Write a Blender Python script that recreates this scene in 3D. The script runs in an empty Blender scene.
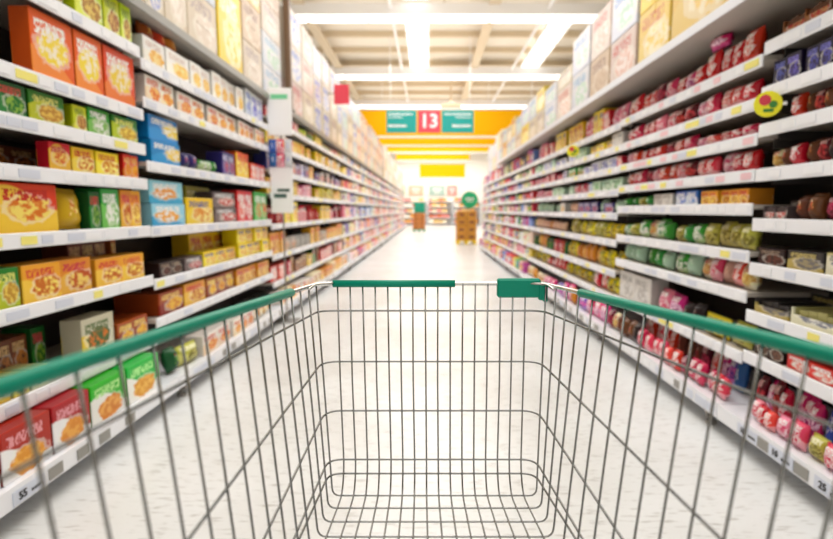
import bpy, bmesh, math, random
from mathutils import Vector, Matrix
random.seed(7)
SC = bpy.context.scene
COL = SC.collection
# ------------------------------------------------------------------ camera / world / light / exposure
F = 522.0; VPX, VPY = 428.0, 210.0
H = 1.25
TH = math.atan((269.5 - VPY) / F); CT, ST = math.cos(TH), math.sin(TH)
cam_d = bpy.data.cameras.new('camera'); cam = bpy.data.objects.new('camera', cam_d); COL.objects.link(cam)
cam_d.sensor_width = 36.0; cam_d.lens = F / 833.0 * 36.0
cam_d.shift_x = -(VPX - 416.5) / 833.0
cam_d.clip_start = 0.02; cam_d.clip_end = 200
cam.location = (0, 0, H); cam.rotation_euler = (math.pi / 2 - TH, 0, 0)
cam_d.dof.use_dof = True; cam_d.dof.focus_distance = 0.93; cam_d.dof.aperture_fstop = 3.1
SC.camera = cam
SC.view_settings.view_transform = 'Standard'; SC.view_settings.look = 'None'
SC.view_settings.gamma = 1.0; SC.view_settings.use_curve_mapping = False
SC.view_settings.exposure = 0.06
w = bpy.data.worlds.new('world'); SC.world = w; w.use_nodes = True
w.node_tree.nodes['Background'].inputs[0].default_value = (1, .97, .93, 1)
w.node_tree.nodes['Background'].inputs[1].default_value = 0.6

def area(name, loc, sx, sy, power, rot=(0, 0, 0), color=(1, .99, .985)):
    d = bpy.data.lights.new(name, 'AREA'); d.shape = 'RECTANGLE'; d.size = sx; d.size_y = sy
    d.energy = power; d.color = color
    o = bpy.data.objects.new(name, d); COL.objects.link(o); o.location = loc; o.rotation_euler = rot
    return o
# ceiling lamps over the aisle, plus added lights for the far end and roof
area('lamp_and_fill_light', (0, 3.0, 5.55), 3.4, 8.0, 235)
area('lamp_and_fill_light', (0, 13.0, 5.55), 3.4, 10.0, 265)
area('lamp_and_fill_light', (0, 28.0, 5.55), 5, 16.0, 700)
area('lamp_and_fill_light', (.5, 40.5, 5.5), 9, 4.0, 420)  # added light to brighten the far end
area('lamp_and_fill_light', (0, 12.0, 5.0), 8, 20.0, 300, (math.pi, 0, 0))  # added uplight that brightens the roof
area('lamp_and_fill_light', (0, 32.0, 5.0), 8, 18.0, 240, (math.pi, 0, 0))  # added uplight for the far part of the roof
area('rear_fill_light', (0, -5.4, 2.9), 9, 4.6, 110, (math.radians(84), 0, 0), (1, .98, .96))  # added fill from behind the camera, no window there

# ------------------------------------------------------------------ helpers
def s2l(c):
    return tuple(((x / 255) / 12.92 if x / 255 <= .04045 else ((x / 255 + .055) / 1.055) ** 2.4) for x in c[:3]) + (1,)
MATS = {}
def mat(name, rgb, rough=.5, metal=0, emit=0, bump=0, noise=0, nscale=30, spec=.5):
    if name in MATS: return MATS[name]
    m = bpy.data.materials.new(name); m.use_nodes = True; nt = m.node_tree; b = nt.nodes['Principled BSDF']
    c = s2l(rgb)
    b.inputs['Base Color'].default_value = c; b.inputs['Roughness'].default_value = rough
    b.inputs['Metallic'].default_value = metal; b.inputs['Specular IOR Level'].default_value = spec
    if emit:
        b.inputs['Emission Color'].default_value = c; b.inputs['Emission Strength'].default_value = emit
    if noise or bump:
        tc = nt.nodes.new('ShaderNodeTexCoord'); n = nt.nodes.new('ShaderNodeTexNoise'); n.inputs['Scale'].default_value = nscale
        n.inputs['Detail'].default_value = 5
        nt.links.new(tc.outputs['Object'], n.inputs['Vector'])
        if noise:
            r = nt.nodes.new('ShaderNodeMix'); r.data_type = 'RGBA'
            r.inputs[6].default_value = c; r.inputs[7].default_value = tuple(x * (1 - noise) for x in c[:3]) + (1,)
            nt.links.new(n.outputs['Fac'], r.inputs[0]); nt.links.new(r.outputs[2], b.inputs['Base Color'])
        if bump:
            bp = nt.nodes.new('ShaderNodeBump'); bp.inputs['Strength'].default_value = bump; bp.inputs['Distance'].default_value = .003
            nt.links.new(n.outputs['Fac'], bp.inputs['Height']); nt.links.new(bp.outputs[0], b.inputs['Normal'])
    MATS[name] = m; return m

class MB:
    def __init__(s): s.v = []; s.f = []; s.mi = []
    def box(s, x0, x1, y0, y1, z0, z1, mi=0):
        n = len(s.v)
        s.v += [(x0, y0, z0), (x1, y0, z0), (x1, y1, z0), (x0, y1, z0), (x0, y0, z1), (x1, y0, z1), (x1, y1, z1), (x0, y1, z1)]
        fs = [(0, 3, 2, 1), (4, 5, 6, 7), (0, 1, 5, 4), (1, 2, 6, 5), (2, 3, 7, 6), (3, 0, 4, 7)]
        s.f += [tuple(n + i for i in f) for f in fs]; s.mi += [mi] * 6; return s
    def bbox(s, x0, x1, y0, y1, z0, z1, b=.01, mi=0):
        """box with all edges bevelled"""
        bm = bmesh.new(); bmesh.ops.create_cube(bm, size=1)
        for v in bm.verts:
            v.co = Vector(((x0 + x1) / 2 + v.co.x * (x1 - x0), (y0 + y1) / 2 + v.co.y * (y1 - y0), (z0 + z1) / 2 + v.co.z * (z1 - z0)))
        bmesh.ops.bevel(bm, geom=bm.edges[:], offset=b, segments=1, affect='EDGES')
        s.addbm(bm, mi); return s
    def addbm(s, bm, mi=0):
        n = len(s.v); bm.verts.index_update()
        s.v += [tuple(v.co) for v in bm.verts]
        for f in bm.faces: s.f.append(tuple(n + v.index for v in f.verts)); s.mi.append(mi)
        bm.free(); return s
    def tube(s, pts, r, n=8, mi=0, closed=False, caps=True):
        pts = [Vector(p) for p in pts]; N = len(pts); b0 = len(s.v)
        up = None
        for i, p in enumerate(pts):
            t = (pts[min(i + 1, N - 1)] - pts[max(i - 1, 0)])
            if t.length < 1e-9: t = Vector((0, 0, 1))
            t.normalize()
            if up is None:
                a = Vector((0, 0, 1)) if abs(t.z) < .9 else Vector((1, 0, 0))
                up = (a - t * a.dot(t)).normalized()
            else:
                up = (up - t * up.dot(t))
                up = up.normalized() if up.length > 1e-6 else Vector((0, 0, 1))
            sd = t.cross(up)
            for k in range(n):
                a = 2 * math.pi * k / n
                s.v.append(tuple(p + (up * math.cos(a) + sd * math.sin(a)) * r))
        for i in range(N - 1):
            for k in range(n):
                a = b0 + i * n + k; b = b0 + i * n + (k + 1) % n
                s.f.append((a, b, b + n, a + n)); s.mi.append(mi)
        if caps:
            s.f.append(tuple(b0 + k for k in range(n))[::-1]); s.f.append(tuple(b0 + (N - 1) * n + k for k in range(n))); s.mi += [mi, mi]
        return s
    def lathe(s, prof, n=12, mi=0, c=(0, 0)):
        b0 = len(s.v)
        for (r, z) in prof:
            for k in range(n):
                a = 2 * math.pi * k / n
                s.v.append((c[0] + r * math.cos(a), c[1] + r * math.sin(a), z))
        for i in range(len(prof) - 1):
            for k in range(n):
                a = b0 + i * n + k; b = b0 + i * n + (k + 1) % n
                s.f.append((a, b, b + n, a + n)); s.mi.append(mi)
        s.f.append(tuple(b0 + k for k in range(n))[::-1]); s.f.append(tuple(b0 + (len(prof) - 1) * n + k for k in range(n))); s.mi += [mi, mi]
        return s
    def mesh(s, name, mats, smooth=False):
        me = bpy.data.meshes.new(name); me.from_pydata(s.v, [], s.f)
        for m in (mats if isinstance(mats, (list, tuple)) else [mats]): me.materials.append(m)
        me.polygons.foreach_set('material_index', s.mi)
        if smooth: me.polygons.foreach_set('use_smooth', [True] * len(me.polygons))
        me.update(); return me
    def build(s, name, mats, parent=None, smooth=False):
        return link(name, s.mesh(name, mats, smooth), parent)
def link(name, me, parent=None):
    o = bpy.data.objects.new(name, me); COL.objects.link(o)
    if parent: o.parent = parent
    return o
def tag(o, label=None, cat=None, group=None, kind=None):
    if label: o['label'] = label
    if cat: o['category'] = cat
    if group: o['group'] = group
    if kind: o['kind'] = kind
    return o
def empty(name, loc=(0, 0, 0), rz=0):
    o = bpy.data.objects.new(name, None); COL.objects.link(o); o.location = loc; o.rotation_euler = (0, 0, rz)
    o.empty_display_size = .1; return o
def rounded(pts, r, seg=4):
    pts = [Vector(p) for p in pts]; out = [pts[0]]
    for i in range(1, len(pts) - 1):
        p = pts[i]; a = pts[i - 1] - p; b = pts[i + 1] - p
        rr = min(r, a.length * .45, b.length * .45)
        p0 = p + a.normalized() * rr; p1 = p + b.normalized() * rr
        for k in range(seg + 1):
            t = k / seg; out.append(p0 * (1 - t) ** 2 + p * 2 * t * (1 - t) + p1 * t * t)
    out.append(pts[-1]); return out
def W(X, zc, h):                       # side offset, distance along the view axis, drop below the eye -> world metres
    return Vector((X, (zc - h * ST) / CT, H - h))
ORD = ['', 'first', 'second', 'third', 'fourth', 'fifth', 'sixth', 'seventh', 'eighth', 'ninth', 'tenth', 'eleventh', 'twelfth',
       'thirteenth', 'fourteenth', 'fifteenth', 'sixteenth', 'seventeenth', 'eighteenth', 'nineteenth', 'twentieth']
for t_, tens in ((20, 'twenty'), (30, 'thirty'), (40, 'forty')):
    for k in range(1, 11): ORD.append(tens + '-' + ORD[k] if k < 10 else {20: 'thirtieth', 30: 'fortieth', 40: 'fiftieth'}[t_])

# ------------------------------------------------------------------ common materials
M_shelf = mat('shelf_white', (236, 238, 244), .35)
M_rail = mat('rail_white', (248, 250, 255), .25)
M_tag = mat('tag_white', (246, 248, 252), .4)
M_tagb = mat('tag_blue_white', (218, 224, 238), .4)
M_tagy = mat('tag_yellow', (250, 240, 130), .4)
M_tagp = mat('tag_pink', (245, 205, 212), .4)
M_tagg = mat('tag_holder_grey', (150, 148, 142), .3)
M_ink = mat('ink_black', (20, 20, 26), .5)
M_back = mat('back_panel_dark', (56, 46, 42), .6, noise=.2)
M_kick = mat('kick_dark', (60, 56, 52), .7)
M_foot = mat('foot_metal', (150, 146, 140), .4, metal=.5)
M_under = mat('shelf_board_grey', (196, 188, 178), .45)
M_chrome = mat('chrome_wire', (138, 139, 138), .26, metal=1.0)
M_rim = mat('chrome_rim', (214, 214, 212), .16, metal=1.0)
M_green = mat('green_plastic', (0, 150, 122), .4, bump=.15, nscale=220, spec=.28)
M_blackrub = mat('black_rubber', (25, 25, 26), .6)

# ------------------------------------------------------------------ package material (one node group)
def make_pack_group():
    g = bpy.data.node_groups.new('package_print', 'ShaderNodeTree')
    I = g.interface
    for n in ('Base', 'Second', 'Title', 'PicA', 'PicB'): I.new_socket(n, in_out='INPUT', socket_type='NodeSocketColor')
    for n, d in (('Swoosh', .5), ('PicX', .6), ('PicZ', .35), ('Wrap', 0.)):
        s = I.new_socket(n, in_out='INPUT', socket_type='NodeSocketFloat'); s.default_value = d
    I.new_socket('Color', in_out='OUTPUT', socket_type='NodeSocketColor')
    N, L = g.nodes, g.links
    gi = N.new('NodeGroupInput'); go = N.new('NodeGroupOutput')
    tc = N.new('ShaderNodeTexCoord'); sp = N.new('ShaderNodeSeparateXYZ'); L.new(tc.outputs['Generated'], sp.inputs[0])
    oi = N.new('ShaderNodeObjectInfo')
    def M(op, a, b=None, c=None, clamp=False):
        m = N.new('ShaderNodeMath'); m.operation = op; m.use_clamp = clamp
        for i, x in enumerate((a, b, c)):
            if x is None: continue
            if isinstance(x, (int, float)): m.inputs[i].default_value = x
            else: L.new(x, m.inputs[i])
        return m.outputs[0]
    def mix(f, a, b):
        m = N.new('ShaderNodeMix'); m.data_type = 'RGBA'; L.new(f, m.inputs[0]); L.new(a, m.inputs[6]); L.new(b, m.inputs[7]); return m.outputs[2]
    x, y, z = sp.outputs[0], sp.outputs[1], sp.outputs[2]; rnd = oi.outputs['Random']
    # swoosh
    wv = M('SINE', M('ADD', M('MULTIPLY', x, 3.6), M('MULTIPLY', rnd, 2.0)))
    edge = M('ADD', gi.outputs['Swoosh'], M('MULTIPLY', wv, .24))
    sw = M('MULTIPLY', M('SUBTRACT', edge, z), 30, clamp=True)
    c = mix(sw, gi.outputs['Base'], gi.outputs['Second'])
    # picture
    dx = M('DIVIDE', M('SUBTRACT', x, gi.outputs['PicX']), .36); dz = M('DIVIDE', M('SUBTRACT', z, gi.outputs['PicZ']), .27)
    d = M('SQRT', M('ADD', M('MULTIPLY', dx, dx), M('MULTIPLY', dz, dz)))
    cb = N.new('ShaderNodeCombineXYZ'); L.new(x, cb.inputs[0]); L.new(z, cb.inputs[2]); L.new(M('MULTIPLY', rnd, 17.0), cb.inputs[1])
    ns = N.new('ShaderNodeTexNoise'); ns.inputs['Scale'].default_value = 8; ns.inputs['Detail'].default_value = 5; L.new(cb.outputs[0], ns.inputs['Vector'])
    d2 = M('ADD', d, M('MULTIPLY', M('SUBTRACT', ns.outputs['Fac'], .5), .9))
    pm = M('MULTIPLY', M('SUBTRACT', 1.0, d2), 12, clamp=True)
    pc = mix(M('MULTIPLY', M('SUBTRACT', ns.outputs['Fac'], .46), 9, clamp=True), gi.outputs['PicA'], gi.outputs['PicB'])
    pr_ = M('MULTIPLY', M('SUBTRACT', 1.22, d2), 12, clamp=True)
    cw = N.new('ShaderNodeRGB'); cw.outputs[0].default_value = s2l((250, 246, 232))
    c = mix(M('MULTIPLY', pr_, M('SUBTRACT', .4, M('MULTIPLY', gi.outputs['Wrap'], .4))), c, cw.outputs[0])
    c = mix(pm, c, pc)
    # title lettering: streaky marks in a band
    cb2 = N.new('ShaderNodeCombineXYZ'); L.new(M('MULTIPLY', x, 17.0), cb2.inputs[0]); L.new(M('MULTIPLY', z, 8.5), cb2.inputs[2]); L.new(M('MULTIPLY', rnd, 9.0), cb2.inputs[1])
    n2 = N.new('ShaderNodeTexNoise'); n2.inputs['Scale'].default_value = 1.6; n2.inputs['Detail'].default_value = 2; L.new(cb2.outputs[0], n2.inputs['Vector'])
    tz = M('LESS_THAN', M('ABSOLUTE', M('SUBTRACT', z, .76)), .11); tx = M('LESS_THAN', M('ABSOLUTE', M('SUBTRACT', x, .46)), .36)
    tm = M('MULTIPLY', M('MULTIPLY', tz, tx), M('MULTIPLY', M('SUBTRACT', n2.outputs['Fac'], .44), 20, clamp=True))
    c = mix(tm, c, gi.outputs['Title'])
    # side faces carry the base colour, at a lower value
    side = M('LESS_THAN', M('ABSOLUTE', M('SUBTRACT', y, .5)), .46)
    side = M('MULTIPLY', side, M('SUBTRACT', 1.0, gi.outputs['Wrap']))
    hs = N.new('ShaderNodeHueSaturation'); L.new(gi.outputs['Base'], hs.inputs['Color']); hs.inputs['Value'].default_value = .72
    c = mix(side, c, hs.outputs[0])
    h2 = N.new('ShaderNodeHueSaturation'); L.new(c, h2.inputs['Color'])
    L.new(M('ADD', .485, M('MULTIPLY', rnd, .03)), h2.inputs['Hue']); L.new(M('ADD', .9, M('MULTIPLY', rnd, .2)), h2.inputs['Value'])
    L.new(h2.outputs[0], go.inputs['Color']); return g
PG = make_pack_group()
PACK = {}
WHITE = (250, 250, 248)
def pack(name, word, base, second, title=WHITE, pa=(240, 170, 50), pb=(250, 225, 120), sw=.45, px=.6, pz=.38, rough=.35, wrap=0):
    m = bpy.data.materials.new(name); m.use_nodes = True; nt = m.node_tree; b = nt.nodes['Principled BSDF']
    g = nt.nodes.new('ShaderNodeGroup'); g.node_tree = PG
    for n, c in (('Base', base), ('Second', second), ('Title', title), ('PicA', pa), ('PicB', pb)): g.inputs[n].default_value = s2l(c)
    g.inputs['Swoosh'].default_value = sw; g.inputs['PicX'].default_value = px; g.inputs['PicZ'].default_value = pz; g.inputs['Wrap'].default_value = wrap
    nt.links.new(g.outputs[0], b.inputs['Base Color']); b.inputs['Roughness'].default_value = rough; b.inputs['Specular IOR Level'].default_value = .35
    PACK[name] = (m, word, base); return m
pack('orange_noodle', 'orange and white', (238, 104, 28), (250, 150, 60), (255, 250, 245), (250, 225, 60), (255, 245, 220), .3, .5, .5)
pack('lime', 'lime green', (205, 226, 20), (232, 240, 90), (120, 150, 20), (170, 110, 40), (225, 190, 90), .25)
pack('dark_green', 'dark green', (18, 92, 40), (30, 130, 50), (200, 60, 60), (20, 110, 40), (140, 180, 60), .4)
pack('green_yellow', 'green and yellow', (40, 130, 40), (190, 205, 40), (230, 230, 120), (200, 150, 50), (240, 210, 90), .5)
pack('leaf_green', 'leaf green', (50, 165, 60), (120, 200, 90), WHITE, (240, 245, 235), (120, 190, 80), .4)
pack('yellow_pic', 'yellow', (245, 205, 30), (250, 225, 80), (200, 60, 30), (215, 120, 25), (255, 240, 140), .4)
pack('yellow_red', 'yellow and red', (225, 60, 25), (248, 205, 60), (200, 40, 30), (250, 225, 110), (225, 120, 30), .72, .5, .5)
pack('orange_red', 'orange red', (240, 80, 25), (245, 150, 30), (255, 220, 120), (250, 190, 40), (245, 120, 30), .35)
pack('brown', 'brown', (112, 58, 26), (150, 84, 36), (225, 190, 130), (200, 130, 50), (90, 45, 22), .4)
pack('gold_brown', 'golden brown', (176, 82, 24), (150, 50, 20), (250, 220, 120), (250, 205, 60), (225, 130, 40), .35)
pack('amber', 'amber', (240, 160, 40), (250, 200, 70), (215, 50, 50), (205, 100, 25), (255, 225, 110), .4)
pack('blue_milk', 'bright blue', (20, 130, 215), (40, 150, 230), WHITE, (250, 225, 70), (255, 250, 235), .3, .82, .5)
pack('sky_flower', 'pale blue', (150, 215, 240), (60, 170, 225), WHITE, (245, 175, 50), (250, 250, 250), .3, .45, .45)
pack('purple', 'dark purple', (50, 44, 120), (80, 60, 150), (200, 200, 230), (120, 70, 150), (210, 90, 80), .4)
pack('white_cereal', 'white and yellow', (246, 244, 240), (250, 246, 235), (220, 200, 190), (244, 180, 60), (252, 226, 150), .3)
pack('white_orange', 'white and orange', (246, 238, 228), (250, 224, 190), (215, 90, 50), (235, 120, 40), (250, 200, 110), .35)
pack('white_blue', 'white and blue', (244, 246, 250), (214, 224, 244), (70, 90, 200), (90, 110, 210), (225, 230, 245), .3)
pack('red_biscuit', 'red and white', (176, 12, 32), (246, 246, 246), (225, 150, 160), (226, 140, 36), (240, 170, 70), .45, .5, .28)
pack('green_biscuit', 'bright green and white', (24, 190, 24), (246, 246, 240), (180, 240, 150), (226, 140, 36), (245, 180, 80), .5, .5, .3)
pack('bright_yellow', 'bright yellow', (250, 215, 10), (252, 228, 60), (90, 90, 160), (235, 160, 40), (255, 240, 150), .4)
pack('choc_grey', 'grey brown', (96, 84, 84), (120, 104, 104), (220, 220, 222), (200, 50, 50), (230, 220, 215), .4)
pack('red', 'red', (215, 28, 40), (235, 60, 70), WHITE, (250, 240, 235), (240, 110, 100), .4)
pack('fresh_green', 'fresh green', (60, 180, 60), (120, 210, 110), WHITE, (230, 60, 40), (150, 220, 120), .3)
pack('pink', 'pink', (240, 130, 160), (250, 200, 215), WHITE, (220, 60, 110), (250, 225, 230), .4, wrap=1)
pack('magenta', 'magenta', (215, 30, 120), (235, 90, 170), WHITE, (250, 210, 230), (160, 30, 120), .4, wrap=1)
pack('red_candy', 'glossy red', (205, 22, 44), (232, 70, 84), WHITE, (248, 225, 225), (225, 60, 70), .45, .5, .45, .22, 1)
pack('red_pink', 'red and pink', (232, 60, 84), (248, 170, 180), WHITE, (245, 210, 210), (215, 30, 60), .5, .5, .4, .22, 1)
pack('maroon', 'maroon', (96, 16, 36), (140, 26, 46), (230, 180, 180), (200, 60, 80), (110, 30, 40), .4, wrap=1, rough=.22)
pack('cream_pouch', 'cream', (240, 228, 190), (246, 238, 214), (190, 60, 60), (200, 140, 70), (225, 190, 120), .4, wrap=1)
pack('yellow_pouch', 'yellow', (236, 214, 20), (226, 196, 60), (60, 100, 40), (90, 60, 20), (240, 225, 80), .35, wrap=1)
pack('olive_pouch', 'pale olive', (186, 182, 70), (214, 206, 120), (240, 236, 200), (120, 110, 40), (200, 190, 100), .4, wrap=1)
pack('green_pouch', 'green', (60, 160, 50), (190, 220, 160), WHITE, (240, 240, 230), (60, 140, 60), .5, wrap=1)
pack('violet_pouch', 'violet', (120, 80, 190), (190, 150, 225), WHITE, (240, 120, 190), (90, 60, 170), .45, wrap=1)
pack('dark_choc', 'dark brown', (40, 22, 22), (58, 32, 28), (150, 130, 110), (110, 60, 40), (40, 24, 22), .35)
pack('indigo_bar', 'dark indigo', (26, 20, 50), (30, 22, 60), (110, 110, 200), (80, 80, 170), (40, 30, 70), .3)
pack('gold_box', 'charcoal and gold', (60, 56, 56), (196, 180, 96), (200, 186, 110), (120, 116, 116), (170, 160, 120), .42)
pack('cream_gold', 'cream and gold', (206, 196, 130), (232, 228, 200), (80, 80, 90), (130, 134, 146), (232, 230, 222), .7, .5, .45)
pack('snack_brown', 'brown and red', (120, 66, 36), (160, 92, 44), (230, 200, 160), (190, 40, 40), (200, 150, 90), .4)
pack('noodle_packet', 'green, cream and yellow', (206, 200, 176), (236, 200, 50), (90, 110, 60), (70, 100, 40), (216, 110, 30), .42, .5, .5)
pack('grey_box', 'pale grey', (214, 210, 204), (228, 226, 222), (160, 156, 150), (190, 186, 180), (230, 228, 224), .3)
pack('blue_white', 'blue and white', (60, 110, 200), (220, 230, 246), WHITE, (240, 240, 250), (90, 140, 220), .5)
pack('peach', 'peach', (246, 196, 170), (250, 222, 204), (210, 80, 80), (235, 150, 110), (252, 230, 200), .4)
pack('mint', 'mint', (190, 228, 200), (225, 242, 228), (60, 140, 90), (110, 190, 120), (240, 250, 240), .4)
pack('carton_kraft', 'kraft brown', (200, 172, 136), (206, 180, 146), (150, 110, 80), (200, 172, 138), (214, 190, 160), .2)
pack('carton_cream', 'cream', (212, 196, 170), (216, 202, 178), (180, 160, 150), (226, 210, 190), (244, 234, 220), .2)
pack('carton_blueprint', 'cream with blue print', (214, 202, 182), (220, 210, 194), (90, 110, 200), (150, 160, 215), (240, 235, 228), .2, .5, .35)
pack('carton_yellow', 'yellow', (240, 200, 40), (244, 208, 60), (250, 244, 225), (250, 240, 190), (248, 206, 50), .2)
pack('carton_paleyellow', 'pale yellow', (232, 200, 90), (234, 208, 112), (214, 140, 70), (250, 240, 205), (246, 216, 110), .2)
pack('carton_white', 'white', (216, 216, 220), (206, 212, 224), (150, 180, 210), (190, 220, 200), (240, 240, 246), .35)
pack('carton_pink', 'pale pink', (216, 194, 182), (222, 204, 192), (200, 110, 90), (230, 190, 170), (246, 232, 226), .3)

# ------------------------------------------------------------------ unit shapes for the goods (1 x 1 x 1, base at 0, front = -Y)
def shape_box():
    m = MB(); m.bbox(-.5, .5, -.5, .5, 0, 1, .018); m.box(-.47, .47, -.04, .04, 1.0, 1.006); return m
def shape_carton():
    m = MB(); m.bbox(-.5, .5, -.5, .5, 0, .995, .012)
    m.box(-.49, .49, -.06, .06, .993, 1.0)                  # tape over the flaps
    m.box(-.05, .05, -.506, -.498, .8, .99); m.box(-.2, .2, -.506, -.499, .44, .5)  # tape end, hand hole rim
    return m
def shape_pouch():
    m = MB(); nx, nz = 6, 7
    def dep(i, k):
        u = i / nx * 2 - 1; v = k / nz * 2 - 1
        d = max(0, (1 - u * u)) ** .5 * max(0, (1 - v ** 4)) ** .6
        return .04 + .46 * d
    idx = {}
    for sgn in (-1, 1):
        for k in range(nz + 1):
            for i in range(nx + 1):
                pin = 1 - .05 * (1 - abs(k / nz * 2 - 1)) 
                idx[(sgn, i, k)] = len(m.v)
                wr = .03 * math.sin(i * 2.3 + k * 1.7) * (1 if 0 < i < nx and 0 < k < nz else 0)
                m.v.append(((i / nx - .5) * pin, sgn * (dep(i, k) + wr), .05 + .9 * k / nz))
    for k in range(nz):
        for i in range(nx):
            a, b, c, d = idx[(-1, i, k)], idx[(-1, i + 1, k)], idx[(-1, i + 1, k + 1)], idx[(-1, i, k + 1)]
            m.f.append((a, b, c, d)); m.mi.append(0)
            a, b, c, d = idx[(1, i, k)], idx[(1, i + 1, k)], idx[(1, i + 1, k + 1)], idx[(1, i, k + 1)]
            m.f.append((a, d, c, b)); m.mi.append(0)
    for k in range(nz):
        for i in (0, nx):
            a, b, c, d = idx[(-1, i, k)], idx[(-1, i, k + 1)], idx[(1, i, k + 1)], idx[(1, i, k)]
            m.f.append((a, b, c, d) if i == 0 else (d, c, b, a)); m.mi.append(0)
    m.box(-.5, .5, -.03, .03, 0, .07); m.box(-.5, .5, -.03, .03, .93, 1.0)   # crimped seals
    return m
def shape_tray():
    """open-fronted display box with five bars standing in it"""
    m = MB(); t = .03
    m.box(-.5, .5, -.5, .5, 0, t); m.box(-.5, -.5 + t, -.5, .5, t, .7); m.box(.5 - t, .5, -.5, .5, t, .7)
    m.box(-.5 + t, .5 - t, .5 - t, .5, t, 1); m.box(-.5 + t, .5 - t, -.5, -.5 + t, t, .4)
    for k in range(5):
        x = -.44 + k * .178; m.box(x, x + .165, -.42, .4, t, .66 + .12 * ((k * 37) % 3 - 1) * .4)
    return m
def shape_bottle():
    return MB().lathe([(.42, 0), (.5, .03), (.5, .55), (.42, .66), (.2, .8), (.17, .87), (.22, .875), (.22, 1.0)], 12)
def shape_jar():
    return MB().lathe([(.46, 0), (.5, .05), (.5, .72), (.4, .8), (.44, .81), (.44, 1.0)], 12)
SHAPES = {'snack_box': shape_box(), 'storage_carton': shape_carton(), 'sweet_pouch': shape_pouch(), 'bar_tray': shape_tray(),
          'drink_bottle': shape_bottle(), 'food_jar': shape_jar()}
NOUN = {'snack_box': 'snack box', 'storage_carton': 'storage carton', 'sweet_pouch': 'sweet pouch', 'bar_tray': 'tray of bars',
        'drink_bottle': 'drink bottle', 'food_jar': 'food jar'}
CAT = {'snack_box': 'box', 'storage_carton': 'carton', 'sweet_pouch': 'bag', 'bar_tray': 'snack tray', 'drink_bottle': 'bottle', 'food_jar': 'jar'}
MESHC = {}
def gmesh(kind, mk):
    if (kind, mk) not in MESHC:
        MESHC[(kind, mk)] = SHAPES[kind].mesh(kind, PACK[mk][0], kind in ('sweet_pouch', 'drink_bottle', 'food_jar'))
    return MESHC[(kind, mk)]
COUNT = {}
PR = random.Random(11)
ITEMS = []      # (side, bay, shelf, y, object)
def put(kind, mk, side, y0, y1, z, hgt, dep, xf, bay, shelf, tilt=0, row=''):
    """a product whose front stands at |X| = xf between y0 and y1 along the aisle, resting at height z"""
    o = link(kind, gmesh(kind, mk))
    wdt = (y1 - y0)
    z += .0006
    if kind == 'sweet_pouch':
        wdt *= .95
        tilt = tilt or PR.uniform(.02, .2); z += .004
    o.location = (side * (xf + dep / 2 * math.cos(tilt)), (y0 + y1) / 2, z + (dep / 2 * math.sin(abs(tilt)) if tilt else 0))
    rz = math.pi / 2 if side < 0 else -math.pi / 2
    o.scale = (wdt, dep, hgt)
    if tilt: o.rotation_euler = (-tilt, PR.uniform(-.03, .03), rz + PR.uniform(-.08, .08))
    else: o.rotation_euler = (0, 0, rz)
    o['category'] = CAT[kind]
    COUNT[kind] = COUNT.get(kind, 0) + 1
    ITEMS.append((side, bay, shelf, kind, row, (y0 + y1) / 2, z, PACK[mk][1], o))
    return o

# ------------------------------------------------------------------ setting
XB, XU, XBK = 1.60, 1.72, 2.20             # base edge, upper shelf edge, back panel
def struct(name, o): o['kind'] = 'structure'; o.name = name; return o
# floor
def floor_mat():
    m = bpy.data.materials.new('floor_vinyl'); m.use_nodes = True; nt = m.node_tree; b = nt.nodes['Principled BSDF']
    tc = nt.nodes.new('ShaderNodeTexCoord')
    n1 = nt.nodes.new('ShaderNodeTexNoise'); n1.inputs['Scale'].default_value = 1.1; n1.inputs['Detail'].default_value = 4
    n2 = nt.nodes.new('ShaderNodeTexNoise'); n2.inputs['Scale'].default_value = 22; n2.inputs['Detail'].default_value = 6
    mp = nt.nodes.new('ShaderNodeMapping'); mp.inputs['Scale'].default_value = (.5, 2.4, 1)
    v = nt.nodes.new('ShaderNodeTexVoronoi'); v.inputs['Scale'].default_value = 75
    L = nt.links
    L.new(tc.outputs['Object'], n1.inputs['Vector']); L.new(tc.outputs['Object'], mp.inputs[0]); L.new(mp.outputs[0], n2.inputs['Vector']); L.new(tc.outputs['Object'], v.inputs['Vector'])
    r = nt.nodes.new('ShaderNodeValToRGB'); e = r.color_ramp.elements
    e[0].position = .3; e[0].color = s2l((222, 222, 219)); e[1].position = .62; e[1].color = s2l((239, 241, 241))
    L.new(n1.outputs['Fac'], r.inputs[0])
    r2 = nt.nodes.new('ShaderNodeValToRGB'); e = r2.color_ramp.elements
    e[0].position = .32; e[0].color = s2l((172, 166, 156)); e[1].position = .44; e[1].color = (1, 1, 1, 1)
    L.new(n2.outputs['Fac'], r2.inputs[0])
    mx = nt.nodes.new('ShaderNodeMix'); mx.data_type = 'RGBA'; mx.blend_type = 'MULTIPLY'; mx.inputs[0].default_value = .5
    L.new(r.outputs[0], mx.inputs[6]); L.new(r2.outputs[0], mx.inputs[7])
    r3 = nt.nodes.new('ShaderNodeValToRGB'); e = r3.color_ramp.elements
    e[0].position = .06; e[0].color = s2l((150, 140, 124)); e[1].position = .14; e[1].color = (1, 1, 1, 1)
    L.new(v.outputs['Distance'], r3.inputs[0])
    mx2 = nt.nodes.new('ShaderNodeMix'); mx2.data_type = 'RGBA'; mx2.blend_type = 'MULTIPLY'; mx2.inputs[0].default_value = .3
    L.new(mx.outputs[2], mx2.inputs[6]); L.new(r3.outputs[0], mx2.inputs[7])
    L.new(mx2.outputs[2], b.inputs['Base Color']); b.inputs['Roughness'].default_value = .28
    bp = nt.nodes.new('ShaderNodeBump'); bp.inputs['Strength'].default_value = .12; bp.inputs['Distance'].default_value = .004
    L.new(n2.outputs['Fac'], bp.inputs['Height']); L.new(bp.outputs[0], b.inputs['Normal'])
    return m
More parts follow.
